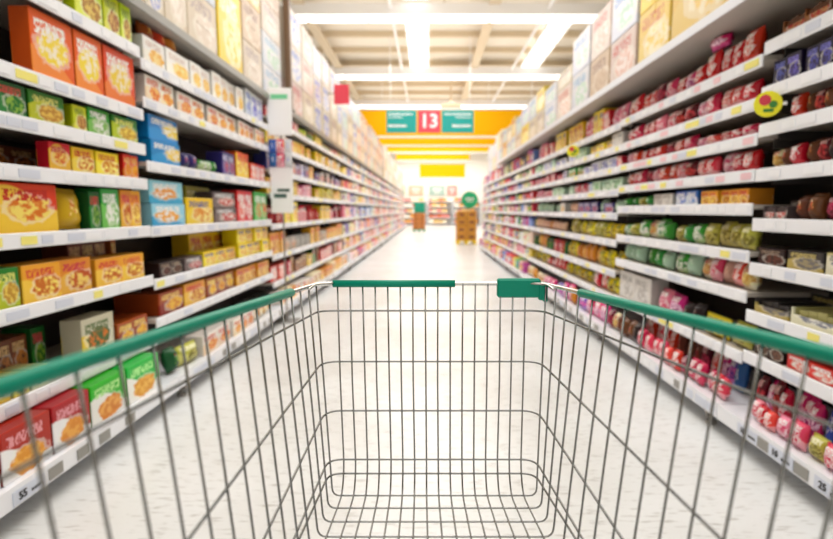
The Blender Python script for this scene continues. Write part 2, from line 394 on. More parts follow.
struct('floor', MB().box(-8, 8, -6, 44, -.1, 0).build('floor', floor_mat()))
M_ceil = mat('roof_cream', (238, 227, 208), .8, noise=.06, nscale=.8)
M_wall = mat('wall_cream', (248, 244, 236), .8)
M_purlin = mat('purlin_tan', (216, 196, 164), .7)
M_beamw = mat('beam_white', (245, 242, 238), .6)
CE = 6.5
ceil = struct('ceiling', MB().box(-8, 8, -6, 44, CE, CE + .15).build('ceiling', M_ceil))
y = -4.0
while y < 43:
    MB().box(-8, 8, y - .07, y + .07, CE - .16, CE).build('purlin', M_purlin, ceil); y += 1.55
for x in (-6.2, -3.1, 1.6, 5.6):
    MB().box(x - .05, x + .05, -6, 44, CE - .32, CE - .161).box(x - .14, x + .14, -6, 44, CE - .35, CE - .32).build('roof_beam', M_purlin, ceil)
for x in (-.9, 2.9):
    MB().tube([(x, -5, CE - .42), (x, 43, CE - .42)], .04, 6).build('conduit', M_beamw, ceil)
struct('wall_left', MB().box(-8.2, -8, -6, 44, 0, CE).build('wall_left', M_wall))
struct('wall_right', MB().box(8, 8.2, -6, 44, 0, CE).build('wall_right', M_wall))
struct('wall_back', MB().box(-8, 8, 44, 44.2, 0, CE).build('wall_back', M_wall))
struct('wall_front', MB().box(-8, 8, -6.2, -6, 0, CE).build('wall_front', M_wall))

# ceiling light rows across the hall
M_lamp = mat('lamp_glow', (255, 252, 246), .5, emit=1.9)
ltword = {0: 'nearest', 1: 'second', 2: 'third'}
lamp_names = ['nearest long white strip light across the roof', 'second long white strip light across the roof',
              'third long white strip light, above the hanging aisle sign', 'fourth long white strip light, far beyond the aisle sign',
              'farthest long white strip light, near the back wall']
for i, yy in enumerate((13.35, 19.0, 24.3, 30.2, 36.2)):
    t = empty('strip_light', (0, yy, 5.98)); tag(t, lamp_names[i], 'light', 'strip lights across the roof')
    MB().box(-7.5, 7.5, -.16, .16, .02, .2).box(-7.5, 7.5, -.2, -.16, -.06, .2).box(-7.5, 7.5, .16, .2, -.06, .2).build('housing', M_beamw, t)
    for k in range(10):
        x = -7.4 + k * 1.49
        MB().bbox(x, x + 1.44, -.155, .155, -.14, .0199, .02).build('diffuser', M_lamp, t)
    for x in (-5, 0.4, 5): MB().tube([(x, 0, .2), (x, 0, .519)], .012, 6).build('hanger', M_purlin, t)
# skylight panels running along the roof
M_sky = mat('skylight_glow', (255, 254, 250), .4, emit=1.3)
sk = 0
for x, ys, word in ((-.3, (11.3, 12.62, 14.95, 16.3, 17.65, 19.0), 'above the middle of the aisle'), (3.6, (14.6, 15.95, 17.3, 18.65), 'above the right shelves')):
    for k, yy in enumerate(ys):
        t = empty('skylight', (x, yy, CE - .2)); tag(t, '%s bright skylight panel %s' % (ORD[k + 1] if k else 'nearest', word), 'skylight', 'skylight panels')
        MB().box(-.3, .3, -.62, .62, 0.0, .03).build('pane', M_sky, t)
        MB().box(-.34, -.3, -.66, .66, -.02, .04).box(.3, .34, -.66, .66, -.02, .04).box(-.3, .3, -.66, -.62, -.02, .04).box(-.3, .3, .62, .66, -.02, .04).build('frame', M_beamw, t)
        MB().box(-.3, .3, -.6, -.57, .03, .2).box(-.3, .3, .57, .6, .03, .2).build('curb', M_beamw, t)

# yellow fascia beams over the far part of the aisle
M_fas = mat('fascia_orange', (255, 184, 8), .6, spec=.1); M_fas2 = mat('fascia_yellow', (255, 205, 10), .6, spec=.1)
for i, (yy, a, b, x0, x1, m, lab) in enumerate((
        (18.2, 2.50, 3.36, -3.6, 3.9, M_fas, 'deep orange fascia beam right behind the hanging aisle sign'),
        (22.2, 2.68, 3.02, -2.3, 2.9, M_fas, 'second orange fascia beam, behind and below the deepest one'),
        (25.2, 2.73, 2.97, -1.9, 2.9, M_fas, 'third orange fascia beam, thinnest of the row'),
        (28.2, 2.63, 2.95, -1.7, 2.2, M_fas, 'fourth orange fascia beam, in front of the yellow header'),
        (38.0, 2.33, 3.28, -.6, 2.65, M_fas2, 'bright yellow header board hanging near the back wall'))):
    t = empty('fascia_beam', (0, yy, H + a)); tag(t, lab, 'fascia', 'orange and yellow fascias over the aisle')
    MB().box(x0, x1, -.06, .06, 0, b - a).build('panel', m, t)
    MB().box(x0, x1, -.09, .09, -.05, -.001).box(x0, x1, -.09, .09, b - a + .001, b - a + .05).build('edge_trim', M_beamw, t)
    for x in (x0 + .4, x1 - .4): MB().tube([(x, 0, b - a + .05), (x, 0, CE - H - a)], .015, 6).build('hanger', M_beamw, t)

# hanging aisle sign
FONTC = {}
def text_mesh(s, size, bold=0.0, ext=.002, align='CENTER'):
    c = bpy.data.curves.new('t', 'FONT'); c.body = s; c.size = size; c.align_x = align; c.align_y = 'CENTER'; c.extrude = ext; c.offset = bold; c.resolution_u = 2
    o = bpy.data.objects.new('t', c); COL.objects.link(o)
    bpy.context.view_layer.update()
    me = bpy.data.meshes.new_from_object(o); bpy.data.objects.remove(o); return me
def text(s, size, m, parent, loc, rot, name='lettering', bold=0.0, label=None):
    me = text_mesh(s, size, bold); me.materials.clear(); me.materials.append(m)
    o = link(name, me, parent); o.location = loc; o.rotation_euler = rot
    if label: o['label'] = label
    return o
M_teal = mat('sign_teal', (0, 160, 152), .5); M_sred = mat('sign_red', (240, 70, 88), .5); M_sw = mat('sign_white', (250, 250, 250), .5, spec=.2)
R90 = math.pi / 2
t = empty('aisle_sign', (0, 16.1, 0)); tag(t, 'hanging teal aisle sign with red 13 panel in the middle', 'sign')
def sx(px): return (px - VPX) * 16.3 / F
def sz(py): return H - (py - VPY) * 16.3 / F
for a, b, m, lab in ((388, 417, M_teal, 'left teal sign panel with white lettering'), (418.3, 440, M_sred, 'red sign panel reading 13'), (441, 472, M_teal, 'right teal sign panel with white lettering')):
    p = MB().bbox(sx(a), sx(b), -.03, .03, sz(136), sz(115), .008).build('sign_panel', m, t); p['label'] = lab
    if m is M_teal:
        for k, (za, ln, th) in enumerate(((118.5, .85, 1.6), (121.5, .5, 1.0), (129.5, .6, 2.2))):
            x0 = sx(a) + .06; x1 = x0 + (sx(b) - sx(a)) * ln
            if a > 430: x1 = sx(b) - .06; x0 = x1 - (sx(b) - sx(a)) * ln
            # words too small to read: rows of little white blocks
            mb = MB(); x = x0; rr = random.Random(k + int(a))
            while x < x1 - .03:
                wd = rr.uniform(.03, .06); mb.box(x, min(x + wd, x1), -.034, -.03, sz(za + th / 2), sz(za - th / 2) - rr.uniform(0, .012)); x += wd + .012
            mb.build('lettering', M_sw, p)
    else:
        text('13', .56, M_sw, p, ((sx(a) + sx(b)) / 2, -.033, (sz(136) + sz(115)) / 2), (R90, 0, 0), bold=.012, label='white number 13')
for x in (sx(392), sx(468)): MB().tube([(x, 0, sz(115)), (x, 0, CE - .001)], .012, 6).build('hanger_rod', M_beamw, t)
# round ceiling fitting above the sign
t = empty('smoke_vent', (.9, 21.0, 5.2)); tag(t, 'small brown ceiling fitting above the aisle sign', 'ceiling fitting')
MB().lathe([(.3, 0), (.42, .03), (.42, .12), (.1, .2)], 16).build('housing', M_purlin, t, True)
MB().tube([(0, 0, .2), (0, 0, 1.3)], .03, 8).build('stem', M_purlin, t)

# ------------------------------------------------------------------ gondola shelving
LV = {  # shelf heights: drop below the eye divided by edge distance, read off the photograph
    ('L', 0): [.477, .255, .077, -.089, -.21, -.33, -.542],
    ('L', 1): [.42, .275, .08, -.155, -.378, -.51],
    ('L', 'n'): [.49, .31, .11, -.09, -.245, -.41, -.575],
    ('R', 0): [.46, .33, .182, .046, -.103, -.235, -.343, -.474],
    ('R', 1): [.472, .275, .148, 0.0, -.104, -.213, -.32, -.445],
    ('R', 'n'): [.48, .345, .18, .035, -.09, -.21, -.32, -.435]}
LB = [.73, 3.23, 5.73] + [5.73 + 2.5 * k for k in range(1, 14)]
RB = [.79, 2.77, 4.75] + [4.75 + 1.98 * k for k in range(1, 7)]
TOPZ = {'L': H + .725 * 1.70, 'R': H + .69 * 1.60}
BASEZ = H - .668 * XB
SHELVES = {}
def yof(zc, h=0): return (zc - h * ST) / CT
TAGM = {}
def tagmesh(m):
    if m.name not in TAGM: TAGM[m.name] = MB().bbox(-.5, .5, -.0015, .0015, -.5, .5, .0005).mesh('price_tag', m)
    return TAGM[m.name]
def rail_tags(parent, side, x, z, y0, y1, near, pal, hgt=.036, label=None):
    """price tags in the rail; near rails carry separate tags, far ones joined"""
    rr = random.Random(int(abs(z * 1000) + y0 * 77 + side)); y = y0 + .03; mb = MB(); n = 0
    while y < y1 - .14:
        wd = rr.choice((.07, .09, .12)); m = rr.choice(pal)
        if near:
            o = link('price_tag', tagmesh(m), parent); o.scale = (wd, 1, hgt); o.rotation_euler = (0, 0, R90); o.location = (side * (x - .002), y + wd / 2, z)
        else:
            s = side * (x - .003); mb.box(min(s, s + .002 * side), max(s, s + .002 * side), y, y + wd, z - hgt / 2, z + hgt / 2, pal.index(m)); n += 1
        y += wd + rr.choice((.01, .03, .1, .16))
    if n:
        o = mb.build('price_tags', list(pal), parent); o['kind'] = 'stuff'
def bay(sd, i, y0, y1):
    side = -1 if sd == 'L' else 1
    key = (sd, i) if (sd, i) in LV else (sd, 'n')
    far = y0 > 11
    t = empty('gondola_bay', (0, 0, 0))
    where = 'left' if sd == 'L' else 'right'
    word = 'nearest' if i == 0 else ORD[i + 1]
    tag(t, '%s white steel shelving bay along the %s side of the aisle' % (word, where), 'shelving', 'shelving bays on the %s' % where)
    top = TOPZ[sd]
    def B(x0, x1, ya, yb, z0, z1, name, m, parent=t, bev=0):
        a, b = sorted((side * x0, side * x1)); mb = MB()
        mb.bbox(a, b, ya, yb, z0, z1, bev) if bev else mb.box(a, b, ya, yb, z0, z1)
        return mb.build(name, m, parent)
    g = .006
    B(XBK, XBK + .03, y0 + .045, y1 - .001, .13, top - .03, 'back_panel', M_back)
    B(XBK - .03, XBK + .05, y0 + .001, y0 + .044, 0, top - .03, 'upright', M_kick)
    B(1.95, 1.98, y0 + .05, y1 - .05, 0.0, .13, 'kick_plate', M_kick)
    f = MB(); a, b = sorted((side * 1.64, side * 1.94)); f.box(a, b, y0 + .16, y0 + .185, .045, BASEZ - .079); f.lathe([(.03, 0), (.03, .02), (.012, .025), (.012, .046)], 10, c=(side * 1.67, y0 + .172))
    f.build('foot', M_foot, t)
    # base deck
    d = B(XB + .012, XBK, y0 + g, y1 - g, BASEZ - .078, BASEZ - .012, 'base_deck', M_shelf); d2 = d
    B(XB + .012, XBK - .001, y0 + g, y1 - g, BASEZ - .0115, BASEZ, 'deck_plate', M_shelf, d)
    B(XB, XB + .011, y0 + g, y1 - g, BASEZ - .078, BASEZ + .006, 'price_rail', M_rail, d)
    tags = d
    if i > 0 or sd == 'X': rail_tags(d, side, XB, BASEZ - .042, y0, y1, not far, (M_tagb, M_tag, M_tagg), .05)
    lv = [H - r * XU for r in LV[key]]
    sh = [BASEZ]
    for k, z in enumerate(lv):
        # z is the centre of the front lip
        s = B(XU + .012, XBK - .001, y0 + g, y1 - g, z + .004, z + .028, 'shelf', M_under)
        B(XU, XU + .0115, y0 + g, y1 - g, z - .030, z + .036, 'price_rail', M_rail, s, .003)
        pal = (M_tag, M_tagb, M_tag, M_rail, M_tagb, M_tag, M_tag, M_tagb, M_tag, M_tagy) if sd == 'L' or i != 1 or k < 4 else (M_tagp, M_tag, M_tagp, M_tagb, M_tagp, M_tagy)
        rail_tags(s, side, XU, z + .002, y0, y1, not far and y1 > 1.5, pal)
        if not far:
            for yy in (y0 + .012, y1 - .02):
                a, b = sorted((side * (XU + .1), side * (XBK - .002)))
                MB().box(a, b, yy, yy + .008, z - .045, z + .0035).build('bracket', M_kick, s)
        sh.append(z + .028)
    # top board
    xe = 1.70 if sd == 'L' else 1.60
    if sd == 'L' or y1 < 13.5:
        s = B(xe + .01, XBK + .1, y0, y1, top - .03, top, 'top_board', M_under); B(xe, xe + .0095, y0, y1, top - .05, top + .006, 'price_rail', M_shelf if sd == 'R' else M_tagg, s)
    SHELVES[(sd, i)] = (sh, top, y0, y1)
    return t
for i in range(len(LB) - 1): bay('L', i, yof(LB[i]), yof(LB[i + 1]))
for i in range(len(RB) - 1): bay('R', i, yof(RB[i]), yof(RB[i + 1]))

# printed price tags on the lowest rails (numbers readable in the photograph)
def printed_tag(sd, zc, num, wd=.165):
    side = -1 if sd == 'L' else 1; z = BASEZ - .043; y = yof(zc, 1.1)
    parent = BASEDECK[sd]
    o = link('price_tag', tagmesh(M_tagb), parent); o.scale = (wd, 1, .056); o.rotation_euler = (0, 0, R90); o.location = (side * (XB - .003), y, z); o['label'] = 'white price tag reading %s' % num
    rz = R90 if side < 0 else -R90
    tx = text(num, .043, M_ink, parent, (side * (XB - .0055), y + (-.035 if side < 0 else .035) * (1), z), (R90, 0, rz), 'lettering', .0006)
    me = MB(); 
    for k in range(7): me.box(-.03 + k * .008, -.03 + k * .008 + (.003 if k % 2 else .005), -.0008, .0008, -.006, .006)
    b = me.build('barcode', M_ink, parent); b.rotation_euler = (0, 0, rz); b.location = (side * (XB - .0055), y + (.04 if side < 0 else -.04), z - .006)
BASEDECK = {}
for o in COL.objects:
    pass
def find_deck(sd):
    for o in COL.objects:
        if o.name.startswith('base_deck') and o.parent and o.parent['label'].startswith('nearest') and ('left' in o.parent['label']) == (sd == 'L'): return o
BASEDECK['L'] = find_deck('L'); BASEDECK['R'] = find_deck('R')
printed_tag('L', 2.09, '55')
for zc, n in ((2.075, '25'), (2.366, '10'), (2.61, '10')): printed_tag('R', zc, n)
for sd, zs in (('L', (2.24, 2.42, 2.58, 2.8)), ('R', (1.86, 2.235, 2.488))):
    side = -1 if sd == 'L' else 1
    for zc in zs:
        o = link('tag_holder', tagmesh(M_tagg), BASEDECK[sd]); o.scale = (.085, 1, .05); o.rotation_euler = (0, 0, R90); o.location = (side * (XB - .003), yof(zc, 1.1), BASEZ - .043)

# ------------------------------------------------------------------ goods on the near bays, read off the photograph
def zy(px, X, h): return yof(F * X / abs(px - VPX), h)
def S(sd, b, k): return SHELVES[(sd, b)][0][k]
VAR = {'red_candy': ['red_pink', 'maroon', 'pink', 'red_pink'], 'red_pink': ['red_candy', 'pink', 'magenta'], 'snack_brown': ['dark_choc', 'maroon', 'cream_pouch', 'red_candy'], 'green_pouch': ['mint', 'cream_pouch', 'leaf_green'],
       'olive_pouch': ['green_pouch', 'cream_pouch', 'yellow_pouch'], 'cream_pouch': ['red_pink', 'peach', 'olive_pouch'], 'dark_choc': ['snack_brown', 'maroon'], 'violet_pouch': ['magenta', 'blue_white', 'red_candy'], 'maroon': ['snack_brown', 'red_candy', 'magenta'],
       'blue_white': ['violet_pouch', 'cream_pouch'], 'pink': ['red_pink', 'cream_pouch', 'magenta'], 'mint': ['green_pouch', 'cream_pouch'], 'leaf_green': ['green_pouch', 'olive_pouch', 'mint']}
def row(sd, b, k, items, xf=None):
    """items: (px near, px far, height, kind, material, how many, stack, depth)"""
    side = -1 if sd == 'L' else 1
    z = S(sd, b, k); sh_ = SHELVES[(sd, b)][0]; gp = (sh_[k + 1] - .062 if k + 1 < len(sh_) else SHELVES[(sd, b)][1] - .055) - z; X = xf or (XU + .03 if k else XB + .03)
    y0b, y1b = SHELVES[(sd, b)][2] + .03, SHELVES[(sd, b)][3] - .03
    for it in items:
        pa, pb, hg, kind, mk = it[:5]; n = it[5] if len(it) > 5 else 1; st = it[6] if len(it) > 6 else 1; dp = it[7] if len(it) > 7 else .14
        ya, yb = sorted((zy(pa, X, H - z), zy(pb, X, H - z))); ya = max(ya, y0b); yb = min(yb, y1b)
        if yb - ya < .03: continue
        hg = min(hg, gp / st - .004)
        wd = (yb - ya) / n
        for j in range(n):
            for q in range(st):
                m2, h2 = mk, hg
                if kind == SP:
                    h2 = hg * PR.uniform(.84, 1.0); dp = min(dp, .095)
                    if n > 1 and PR.random() < .42: m2 = PR.choice(VAR.get(mk, [mk]))
                put(kind, m2, side, ya + j * wd + .003, ya + (j + 1) * wd - .003, z + q * (hg + .001), h2, dp, X + (.01 * ((j * 7 + q) % 3)), b, k)
SB, SP, BT, DB, FJ = 'snack_box', 'sweet_pouch', 'bar_tray', 'drink_bottle', 'food_jar'
# --- left nearest bay
row('L', 0, 0, [(-110, -52, .215, SB, 'red_biscuit'), (-50, 2, .215, SB, 'red_biscuit'), (4, 54, .215, SB, 'red_biscuit'), (55, 92, .215, SB, 'red_biscuit'), (93, 128, .22, SB, 'green_biscuit'), (129, 160, .22, SB, 'green_biscuit')], XB + .04)
row('L', 0, 1, [(-90, -40, .09, SB, 'cream_pouch'), (-38, 12, .09, SB, 'noodle_packet'), (14, 30, .09, SB, 'yellow_pic'), (32, 50, .09, SB, 'cream_gold'), (84, 116, .235, SB, 'noodle_packet', 1, 1, .11), (119, 152, .15, SB, 'gold_brown', 2, 1, .3)])
row('L', 0, 2, [(-80, -4, .15, SB, 'amber', 2), (-2, 22, .17, SB, 'green_yellow'), (24, 95, .17, SB, 'amber', 2), (97, 153, .15, SB, 'amber', 2)])
row('L', 0, 2, [(70, 112, .25, SB, 'brown', 3, 1, .14), (113, 150, .25, SB, 'gold_brown', 2, 1, .14)], XU + .2)
row('L', 0, 3, [(-90, -4, .23, SB, 'yellow_red'), (-2, 60, .235, SB, 'yellow_red'), (62, 90, .22, SP, 'yellow_pic'), (91, 102, .2, SB, 'dark_green'), (103, 121, .22, SB, 'leaf_green', 1), (122, 149, .22, SB, 'amber', 2)])
row('L', 0, 4, [(50, 72, .135, SB, 'yellow_red', 1, 1, .06), (73, 96, .13, SB, 'yellow_pic'), (97, 120, .13, SB, 'yellow_pic'), (124, 149, .14, SB, 'orange_red', 2)])
row('L', 0, 4, [(-60, 42, .12, SB, 'brown', 3, 1, .12)], XU + .26)
row('L', 0, 5, [(-70, -4, .15, SB, 'green_yellow', 2), (-2, 28, .15, SB, 'dark_green'), (30, 66, .14, SB, 'green_yellow'), (74, 88, .13, SB, 'lime', 1, 1, .25), (89, 111, .15, SB, 'leaf_green'), (113, 142, .14, SB, 'green_yellow')])
row('L', 0, 6, [(33, 76, .295, SB, 'orange_noodle', 1, 1, .09), (77, 105, .295, SB, 'orange_noodle', 1, 1, .09), (106, 139, .295, SB, 'orange_noodle', 1, 1, .09)])
row('L', 0, 7, [(40, 74, .26, SP, 'cream_pouch'), (76, 104, .26, SB, 'lime'), (105, 121, .27, SB, 'lime'), (122, 139, .27, SB, 'lime')])
row('L', 0, 1, [(-20, 34, .2, SB, 'brown', 3, 1, .14), (34, 48, .22, SB, 'dark_green', 1, 1, .14)], XU + .2)
# --- left second bay
row('L', 1, 0, [(166, 184, .17, SP, 'dark_green'), (186, 203, .15, SP, 'olive_pouch'), (204, 232, .15, SB, 'white_orange', 2), (234, 256, .14, SB, 'white_orange', 3), (257, 274, .15, SP, 'cream_pouch', 3)], XB + .04)
row('L', 1, 1, [(160, 184, .15, SB, 'gold_brown', 1, 1, .3), (185, 206, .16, SB, 'amber'), (207, 236, .15, SB, 'gold_brown', 3), (237, 270, .15, SB, 'amber', 5)])
row('L', 1, 2, [(160, 184, .10, SB, 'dark_choc', 2), (185, 203, .1, SB, 'choc_grey'), (204, 238, .115, SB, 'bright_yellow', 3, 1), (239, 270, .14, SB, 'bright_yellow', 4, 2)])
row('L', 1, 2, [(190, 236, .25, SB, 'yellow_pic', 4, 1, .14)], XU + .2)
row('L', 1, 3, [(153, 186, .15, SB, 'sky_flower', 1, 2), (187, 214, .2, SB, 'bright_yellow'), (215, 237, .13, SB, 'choc_grey', 1, 2), (238, 254, .29, SB, 'red', 2), (255, 270, .29, SB, 'fresh_green', 2)])
row('L', 1, 3, [(187, 212, .3, SB, 'olive_pouch', 2, 1, .12)], XU + .2)
row('L', 1, 4, [(152, 181, .155, SB, 'blue_milk', 1, 2), (183, 203, .12, SP, 'purple', 2), (204, 222, .1, SP, 'leaf_green', 3), (223, 236, .2, SB, 'purple', 2), (237, 250, .24, SB, 'yellow_red', 2), (251, 270, .17, SB, 'red', 3)])
row('L', 1, 5, [(146, 176, .165, SB, 'white_orange', 2), (178, 206, .15, SB, 'white_orange', 2), (208, 238, .15, SB, 'white_orange', 3), (239, 270, .15, SB, 'white_orange', 5)])
row('L', 1, 6, [(144, 166, .17, SB, 'white_cereal', 1), (167, 190, .18, SB, 'white_cereal', 1), (191, 212, .19, SB, 'white_cereal', 2), (213, 244, .22, SB, 'white_cereal', 4), (246, 270, .26, SB, 'white_blue', 3)])
for (pa, pb, mk) in ((146, 158, 'gold_brown'), (159, 170, 'orange_red'), (171, 181, 'amber')):
    z = S('L', 1, 6) + .172 + (.01 if pa > 166 else 0); put(SP, mk, -1, zy(pa, 1.79, -.9), zy(pb, 1.79, -.9) - .01, z, .1, .09, XU + .06, 1, 6, row='on top of the row')
# --- right nearest bay
row('R', 0, 0, [(768, 742, .11, SP, 'red_candy', 3, 1, .07), (798, 769, .12, SP, 'pink', 2, 1, .07), (836, 799, .12, SP, 'cream_pouch', 2, 1, .07), (870, 838, .12, SP, 'pink', 1, 1, .07), (940, 872, .13, SP, 'blue_white', 2, 1, .07)], XB + .03)
row('R', 0, 0, [(782, 750, .2, SP, 'maroon', 4, 1, .07), (812, 783, .2, SP, 'magenta', 3, 1, .07), (860, 813, .2, SP, 'blue_white', 3, 1, .07)], XB + .16)
row('R', 0, 1, [(782, 752, .1, SB, 'dark_choc', 2), (835, 784, .07, SB, 'red', 2, 1, .3), (930, 837, .07, SB, 'red', 2, 1, .3)])
row('R', 0, 2, [(788, 752, .1, BT, 'gold_box', 1, 1, .3), (846, 790, .11, BT, 'cream_gold', 1, 1, .3), (930, 848, .11, BT, 'gold_box', 1, 1, .3)])
row('R', 0, 3, [(784, 754, .09, SB, 'dark_choc', 1, 1, .2), (822, 786, .095, SB, 'gold_box', 1, 1, .2), (870, 824, .1, SB, 'cream_gold', 1, 1, .2), (940, 872, .1, SB, 'gold_box', 1, 1, .2)])
row('R', 0, 4, [(786, 756, .1, BT, 'choc_grey', 2), (815, 788, .12, SP, 'snack_brown', 2), (850, 817, .12, SP, 'maroon', 2), (930, 852, .12, SP, 'snack_brown', 3)])
row('R', 0, 5, [(795, 757, .11, SP, 'snack_brown', 3), (835, 796, .12, SP, 'snack_brown', 3), (930, 837, .12, SP, 'dark_choc', 4)])
row('R', 0, 6, [(830, 786, .12, SP, 'snack_brown', 4), (930, 832, .12, SP, 'maroon', 4)])
row('R', 0, 7, [(800, 768, .13, SB, 'indigo_bar', 2), (832, 802, .13, SB, 'indigo_bar', 2), (940, 834, .13, SB, 'dark_choc', 4)])
row('R', 0, 8, [(830, 780, .12, BT, 'snack_brown', 2), (940, 832, .15, BT, 'indigo_bar', 3)])
# --- right second bay
row('R', 1, 0, [(640, 602, .16, SP, 'snack_brown', 7), (666, 642, .14, SP, 'red_pink', 4, 1, .07), (698, 668, .15, SP, 'red_candy', 4, 1, .07), (720, 700, .13, SP, 'red_pink', 3, 1, .07), (738, 722, .13, SP, 'magenta', 2, 1, .07)], XB + .03)
row('R', 1, 0, [(672, 640, .21, SP, 'red_candy', 5, 1, .07), (704, 674, .21, SP, 'maroon', 4, 1, .07), (738, 706, .22, SP, 'violet_pouch', 4, 1, .07)], XB + .2)
row('R', 1, 1, [(650, 618, .24, SB, 'grey_box', 2), (676, 652, .18, SP, 'pink', 2), (696, 678, .16, SP, 'dark_choc', 2), (722, 698, .15, SP, 'yellow_pouch', 1), (748, 724, .15, SP, 'olive_pouch', 1)])
row('R', 1, 2, [(640, 620, .16, SP, 'mint', 3), (668, 642, .16, SP, 'green_pouch', 3), (694, 670, .18, SP, 'green_pouch', 2), (748, 696, .16, SP, 'cream_pouch', 5)])
row('R', 1, 3, [(634, 620, .1, SP, 'olive_pouch', 2), (668, 636, .15, SP, 'green_pouch', 4), (698, 670, .13, SP, 'leaf_green', 3), (748, 700, .15, SP, 'olive_pouch', 4)])
row('R', 1, 4, [(650, 620, .08, SP, 'leaf_green', 4), (672, 652, .09, SB, 'grey_box', 2), (697, 674, .1, SB, 'blue_white', 2), (748, 699, .09, SB, 'amber', 5)])
row('R', 1, 5, [(690, 620, .12, SP, 'red_candy', 9), (712, 692, .12, SP, 'red_pink', 2), (750, 714, .14, SP, 'red_candy', 3)])
row('R', 1, 6, [(690, 620, .1, SP, 'red_candy', 8), (750, 692, .07, SP, 'red_pink', 5)])
row('R', 1, 7, [(690, 620, .14, SP, 'red_candy', 8), (750, 692, .14, SP, 'red_candy', 5)])
row('R', 1, 8, [(660, 620, .17, SP, 'red_candy', 5), (700, 662, .15, SP, 'red_pink', 4), (750, 702, .2, SP, 'red_candy', 4)])
put(SP, 'magenta', 1, zy(716, 1.75, -.8), zy(700, 1.75, -.8), S('R', 1, 8) + .19, .07, .1, XU + .05, 1, 8, row='on top of the row')

# ------------------------------------------------------------------ generated goods on the bays beyond
PALL = {0: [['peach', 'white_orange', 'magenta', 'red_pink'], [SP, SB]], 1: [['peach', 'white_orange', 'red', 'amber'], [SB, FJ]], 2: [['pink', 'peach', 'white_blue', 'mint'], [SB, DB]],
        3: [['yellow_pic', 'pink', 'sky_flower', 'bright_yellow', 'cream_pouch'], [SB]], 4: [['pink', 'mint', 'white_blue', 'choc_grey'], [SB, DB]],
        5: [['bright_yellow', 'yellow_pic', 'dark_choc', 'white_cereal', 'pink'], [SB, FJ]], 6: [['yellow_pic', 'white_cereal', 'purple', 'peach'], [SB]], 7: [['dark_green', 'red', 'yellow_pic', 'lime'], [SB]]}
L2 = {0: ([('white_orange', SB), ('amber', SB), ('cream_pouch', SB)]), 1: [('red', SB), ('bright_yellow', SB), ('brown', SB), ('dark_green', SB)],
      2: [('blue_white', SB), ('white_orange', FJ), ('grey_box', FJ), ('amber', SB)], 3: [('maroon', DB), ('red', DB), ('red_pink', DB), ('bright_yellow', SB)],
      4: [('yellow_pic', SB), ('yellow_pouch', SB), ('pink', SB)], 5: [('choc_grey', SB), ('yellow_pic', SB), ('purple', SB), ('white_blue', SB)],
      6: [('white_cereal', SB), ('yellow_pic', SB), ('peach', SB)], 7: [('lime', SB), ('dark_green', SB), ('red', SB), ('bright_yellow', SB)]}
R2 = {0: [('pink', SP), ('violet_pouch', SP), ('magenta', SP), ('cream_pouch', SP), ('amber', SP)], 1: [('maroon', SP), ('red_candy', SP), ('dark_choc', SP), ('yellow_pouch', SP)],
      2: [('yellow_pouch', SP), ('red', FJ), ('dark_green', FJ), ('amber', SP)], 3: [('amber', SP), ('yellow_pouch', SP), ('peach', SP), ('olive_pouch', SP)],
      4: [('mint', SP), ('purple', SB), ('white_cereal', SB), ('peach', SP)], 5: [('blue_white', SB), ('red_pink', SP), ('mint', SB), ('pink', SP)],
      6: [('red', SB), ('white_blue', SB), ('pink', SP), ('fresh_green', SB)], 7: [('white_blue', SB), ('mint', SB), ('bright_yellow', SB), ('grey_box', SB)],
      8: [('yellow_pic', SB), ('bright_yellow', SB), ('red', SB), ('pink', SP)]}
def gen(sd, b, limit):
    side = -1 if sd == 'L' else 1
    sh, top, y0, y1 = SHELVES[(sd, b)]
    table = L2 if sd == 'L' else R2
    for k, z in enumerate(sh):
        rr = random.Random(b * 131 + k * 17 + (5 if sd == 'L' else 0))
        gap = (sh[k + 1] if k + 1 < len(sh) else top) - z - .06
        if sd == 'L' and b >= 4:
            mk_kinds = [(m, rr.choice(PALL[k][1])) for m in PALL[k][0]]
        else: mk_kinds = table[k]
        X = XU + .03 if k else XB + .03; y = y0 + .04
        while y < y1 - .1:
            mk, kind = mk_kinds[rr.randrange(len(mk_kinds))]
            n = rr.choice((1, 2, 3)); hf = rr.uniform(.6, .95)
            wd = {SB: rr.uniform(.13, .3), SP: rr.uniform(.14, .22), DB: .085, FJ: .1}[kind]
            if kind in (DB, FJ): n *= 2
            hg = gap * hf; dp = {SB: .14, SP: .08, DB: .085, FJ: .1}[kind]
            if kind == SB: hg = min(hg, wd * 1.5)
            if kind == SP: hg = min(hg, wd * 1.25)
            if kind == FJ: hg = min(hg, .16)
            if y + wd > y1 - .03: break
            for j in range(n):
                if y + wd > y1 - .03: break
                st = 2 if kind == SB and hg * 2.05 < gap else 1
                for q in range(st): put(kind, mk, side, y, y + wd - .006, z + q * (hg + .001), hg, dp, X + rr.uniform(0, .03), b, k)
                y += wd
            if rr.random() < .12: y += rr.uniform(.05, .2)
for b in (2, 3): gen('L', b, 0)
for b in (2, 3): gen('R', b, 0)

